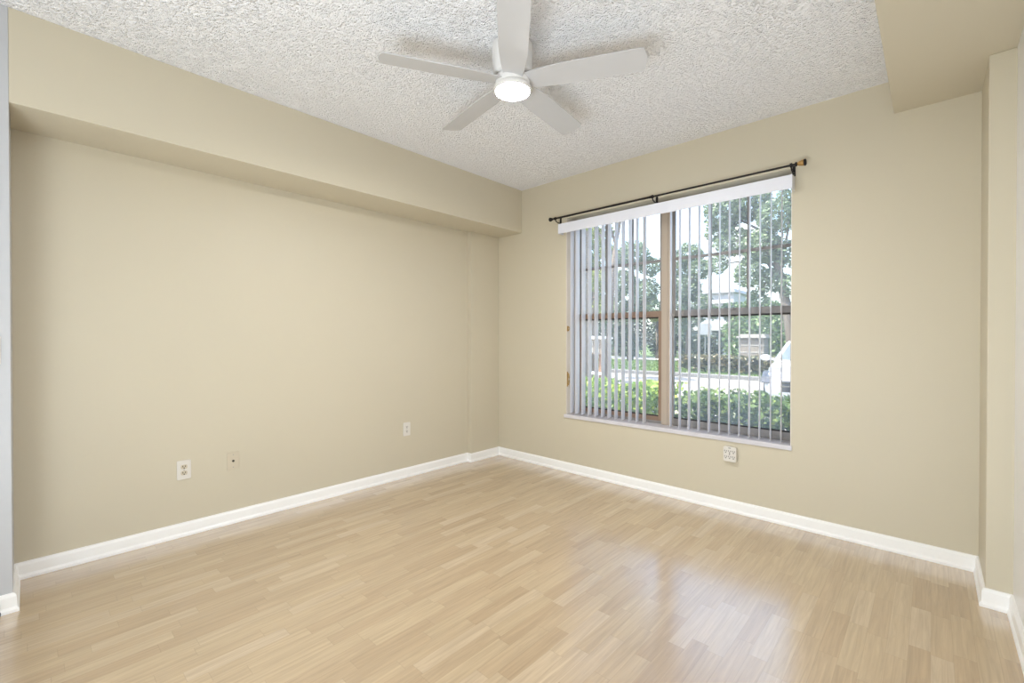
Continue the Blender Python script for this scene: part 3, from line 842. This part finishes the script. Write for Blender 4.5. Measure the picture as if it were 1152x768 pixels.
# stone pillar with cap
t = thing('stone_pillar', 'tan block pillar with projecting pale cap behind the rusty hedge', 'pillar', (-5.62, 21.3, g0))
b = B(); box(b, -.47, .47, -.35, .35, 0, 1.43); obj('shaft', b, M['stone'], t, bevel=.01)
for z in (.46, .80, 1.10):
    b = B(); box(b, -.482, .482, -.362, .362, z, z + .05); obj('band', b, M['capstone'], t, bevel=.008)
b = B(); box(b, -.58, .58, -.46, .46, 1.43, 1.52); box(b, -.50, .50, -.38, .38, 1.52, 1.60); obj('cap', b, M['capstone'], t, bevel=.01)
b = B(); box(b, .26, .40, -.372, -.34, 1.22, 1.26); box(b, .26, .40, -.372, -.34, 1.02, 1.06); obj('slot', b, M['slot'], t)

# sign on a pole
t = thing('pole_sign', 'white blank sign on a thin pole between the two hedges', 'sign', (-9.35, 26.0, g0), math.radians(25))
b = B(); tube(b, [(0, 0, 0), (0, 0, 2.3)], .035, 10); obj('pole', b, M['pole'], t)
b = B(); box(b, -.32, .32, -.05, -.03, 1.62, 2.28); obj('sign_panel', b, M['sign'], t, bevel=.02)

# houses far behind
t = thing('house', 'pale blue-grey house low behind the white sign', 'house', (-14.6, 41.0, g0))
b = B(); box(b, -2.6, 2.6, 0, 5, 0, 2.1); obj('wall', b, M['stucco'], t)
b = B(); prism(b, [(-3.0, 2.1), (3.0, 2.1), (1.6, 2.7), (-1.6, 2.7)], -.5, 5.5, 'Y'); obj('roof', b, M['roof'], t)
b = B(); box(b, -.2, .9, -.03, .05, .8, 1.7); wn_ = obj('window_frame', b, M['trim'], t)
b = B(); box(b, -.12, .82, -.045, -.02, .88, 1.62); obj('pane', b, M['carglass'], wn_)
t = thing('house', 'white two-storey building bright between the tree crowns', 'house', (-15.9, 47.0, g0))
b = B(); box(b, -1.7, 1.7, 0, 8, 0, 5.9); obj('wall', b, M['stuccow'], t)
b = B(); prism(b, [(-1.95, 5.9), (1.95, 5.9), (1.8, 6.25), (-1.8, 6.25)], -.5, 8.5, 'Y'); obj('roof', b, M['stuccow'], t)
b = B(); box(b, -1.85, 1.85, -.55, 0, 4.85, 5.2); obj('balcony_band', b, M['roof'], t, bevel=.02)
for xx in (-.85, .85):
    b = B(); box(b, xx - .5, xx + .5, -.03, .05, 1.6, 3.0); wn_ = obj('window_frame', b, M['trim'], t)
    b = B(); box(b, xx - .42, xx + .42, -.045, -.02, 1.68, 2.92); obj('pane', b, M['carglass'], wn_)

# beige wing of the building at the far left of the window
t = thing('building_wing', 'narrow beige stucco wall corner outside the left edge of the window', 'building', (-5.9, 8.0, GZ))
b = B(); box(b, -.25, .37, 0, .5, 0, 3.9); obj('wall', b, M['beige'], t, bevel=.01)
b = B(); box(b, -.29, .41, -.04, .54, 0, .25); obj('plinth', b, M['capstone'], t, bevel=.01)

# mailbox shelter
t = thing('mailbox_shelter', 'beige mailbox shelter with brown posts behind the lime hedge', 'mailbox shelter', (-8.95, 14.0, GZ))
b = B(); box(b, -.50, .42, -.2, .25, .98, 1.52); cb_ = obj('cabinet', b, M['beige'], t, bevel=.01)
b = B()
for xx in (-.24, .0, .24): box(b, xx - .11, xx + .09, -.215, -.19, 1.03, 1.24); box(b, xx - .11, xx + .09, -.215, -.19, 1.28, 1.46)
obj('mailbox_doors', b, M['capstone'], cb_)
b = B(); box(b, -.62, .54, -.32, .38, 1.52, 1.58); box(b, -.56, .48, -.26, .32, 1.58, 1.62); obj('shelter_roof', b, M['trim'], t, bevel=.01)
b = B(); box(b, -.58, .50, -.24, .28, .26, .33); obj('bottom_rail', b, M['trim'], t, bevel=.01)
for xx in (-.46, .26):
    b = B(); box(b, xx - .05, xx + .05, -.05, .05, 0, .98); obj('post', b, M['wood'], t, bevel=.008)

# tall thin plant against the glass side
t = thing('tall_plant', 'thin upright grassy plant at the left edge of the left window unit', 'plant', (-3.05, 4.35, GZ + .03))
b = B(); rng = random.Random(11)
for k in range(16):
    a = rng.uniform(0, 2 * PI); l = rng.uniform(.7, 1.15); s = rng.uniform(.05, .18)
    tube(b, [(0, 0, 0), (math.cos(a) * s * .4, math.sin(a) * s * .4, l * .6), (math.cos(a) * s, math.sin(a) * s, l)], [.010, .008, .002], 5)
obj('leaves', b, M['leaf_hedge'], t)

# ------------------------------------------------------------------ white car, nose towards the window
car = thing('car', 'white car parked beyond the hedge at the right edge of the window', 'car', (-2.02, 13.0, GZ), math.radians(6))
# local: nose at -Y, sections (y, half width, sill z, belt/hood z)
secs = [(-2.28, .60, .30, .62), (-2.22, .74, .24, .74), (-2.05, .84, .22, .84), (-1.80, .89, .22, .90), (-1.40, .91, .22, .96), (-.95, .92, .22, 1.03), (-.2, .92, .22, 1.06), (.9, .92, .22, 1.06), (1.7, .91, .24, 1.04), (2.15, .86, .28, 1.00), (2.28, .76, .34, .88)]
b = B(); rings = []
for y, hw, z0, z1 in secs:
    r = []
    for u, v in ((-.80, 0), (-.97, .12), (-1, .40), (-.985, .70), (-.93, .90), (-.80, .975), (-.45, 1.02), (0, 1.035), (.45, 1.02), (.80, .975), (.93, .90), (.985, .70), (1, .40), (.97, .12), (.80, 0)):
        r.append(b.verts.new((u * hw, y, z0 + (z1 - z0) * v)))
    rings.append(r)
for A, D in zip(rings[:-1], rings[1:]):
    n = len(A)
    for i in range(n): b.faces.new((A[i], A[(i + 1) % n], D[(i + 1) % n], D[i]))
b.faces.new(rings[0][::-1]); b.faces.new(rings[-1])
obj('body', b, M['carpaint'], car, smooth=True)
# cabin
b = B()
def cab(bm, inset=0.0):
    lo = [(-.98, .84), (1.75, .80)]; hi = [(-.10, .62), (.85, .62)]
    V = []
    for y, hw in lo: V += [bm.verts.new((-hw + inset, y, 1.0)), bm.verts.new((hw - inset, y, 1.0))]
    for y, hw in hi: V += [bm.verts.new((-hw + inset, y, 1.48)), bm.verts.new((hw - inset, y, 1.48))]
    bm.faces.new((V[4], V[5], V[7], V[6]))
    bm.faces.new((V[0], V[1], V[5], V[4])); bm.faces.new((V[2], V[6], V[7], V[3]))
    bm.faces.new((V[0], V[4], V[6], V[2])); bm.faces.new((V[1], V[3], V[7], V[5])); bm.faces.new((V[0], V[2], V[3], V[1]))
cab(b); obj('cabin', b, M['carpaint'], car, bevel=.05, segs=3)
def quadpanel(pts, off, th=.008):
    b = B(); P = [Vector(q) for q in pts]; n = (P[1] - P[0]).cross(P[2] - P[0]).normalized()
    if n.dot(Vector(off)) < 0: n = -n
    A = [b.verts.new(q + n * .004) for q in P]; D = [b.verts.new(q + n * (.004 + th)) for q in P]
    k = len(P)
    for i in range(k): b.faces.new((A[i], A[(i + 1) % k], D[(i + 1) % k], D[i]))
    b.faces.new(A[::-1]); b.faces.new(D); return b
obj('windshield', quadpanel([(-.72, -.90, 1.045), (.72, -.90, 1.045), (.55, -.17, 1.445), (-.55, -.17, 1.445)], (0, -1, .5)), M['carglass'], car)
for s in (-1, 1):
    obj('side_window', quadpanel([(s * .825, -.70, 1.06), (s * .64, -.02, 1.43), (s * .64, .75, 1.43), (s * .79, 1.35, 1.06)], (s, 0, 0)), M['carglass'], car)
    # headlamp wraps the corner
    b = B()
    prism(b, [(-2.255, .60), (-2.12, .58), (-1.72, .74), (-1.66, .84), (-1.95, .83), (-2.20, .73)], s * .60, s * .915, 'X')
    for v in b.verts:
        if abs(v.co.x) > .8: v.co.y += .10
    obj('headlight', b, M['lens'], car, bevel=.02)
    b = B(); lathe(b, [(0, -.1), (.06, -.09), (.095, -.04), (.10, .02), (.07, .06), (0, .065)], 16, Matrix.Translation((s * 1.02, -.62, 1.08)) @ Matrix.Rotation(PI / 2, 4, 'Y') @ Matrix.Scale(.75, 4, (1, 0, 0)) @ Matrix.Scale(1.3, 4, (0, 0, 1)))
    tube(b, [(s * .84, -.62, 1.04), (s * .96, -.62, 1.06)], .03, 8)
    obj('side_mirror', b, M['carpaint'], car, smooth=True)
    for y in (-1.40, 1.38):
        b = B(); lathe(b, [(.19, -.11), (.30, -.11), (.325, -.08), (.33, 0), (.325, .08), (.30, .11), (.19, .11)], 28, Matrix.Translation((s * .82, y, .33)) @ Matrix.Rotation(PI / 2, 4, 'Y'))
        wh = obj('wheel', b, M['tyre'], car, smooth=True)
        b = B(); lathe(b, [(0, -.09), (.20, -.09), (.20, .09), (.05, .10), (0, .10)], 24, Matrix.Translation((s * .82, y, .33)) @ Matrix.Rotation(PI / 2 * s, 4, 'Y'))
        obj('hubcap', b, M['chrome'], wh, smooth=False)
b = B(); prism(b, [(-2.30, .44), (-2.31, .56), (-2.285, .66), (-2.1, .66), (-2.1, .44)], -.52, .52, 'X'); obj('grille', b, M['carplastic'], car, bevel=.01)
b = B(); box(b, -.50, .50, -2.32, -2.30, .54, .57); box(b, -.5, .5, -2.315, -2.29, .62, .64); obj('grille_bar', b, M['chrome'], car)
b = B(); prism(b, [(-2.29, .24), (-2.30, .33), (-2.2, .36), (-2.0, .24)], -.62, .62, 'X'); obj('lower_grille', b, M['carplastic'], car, bevel=.01)
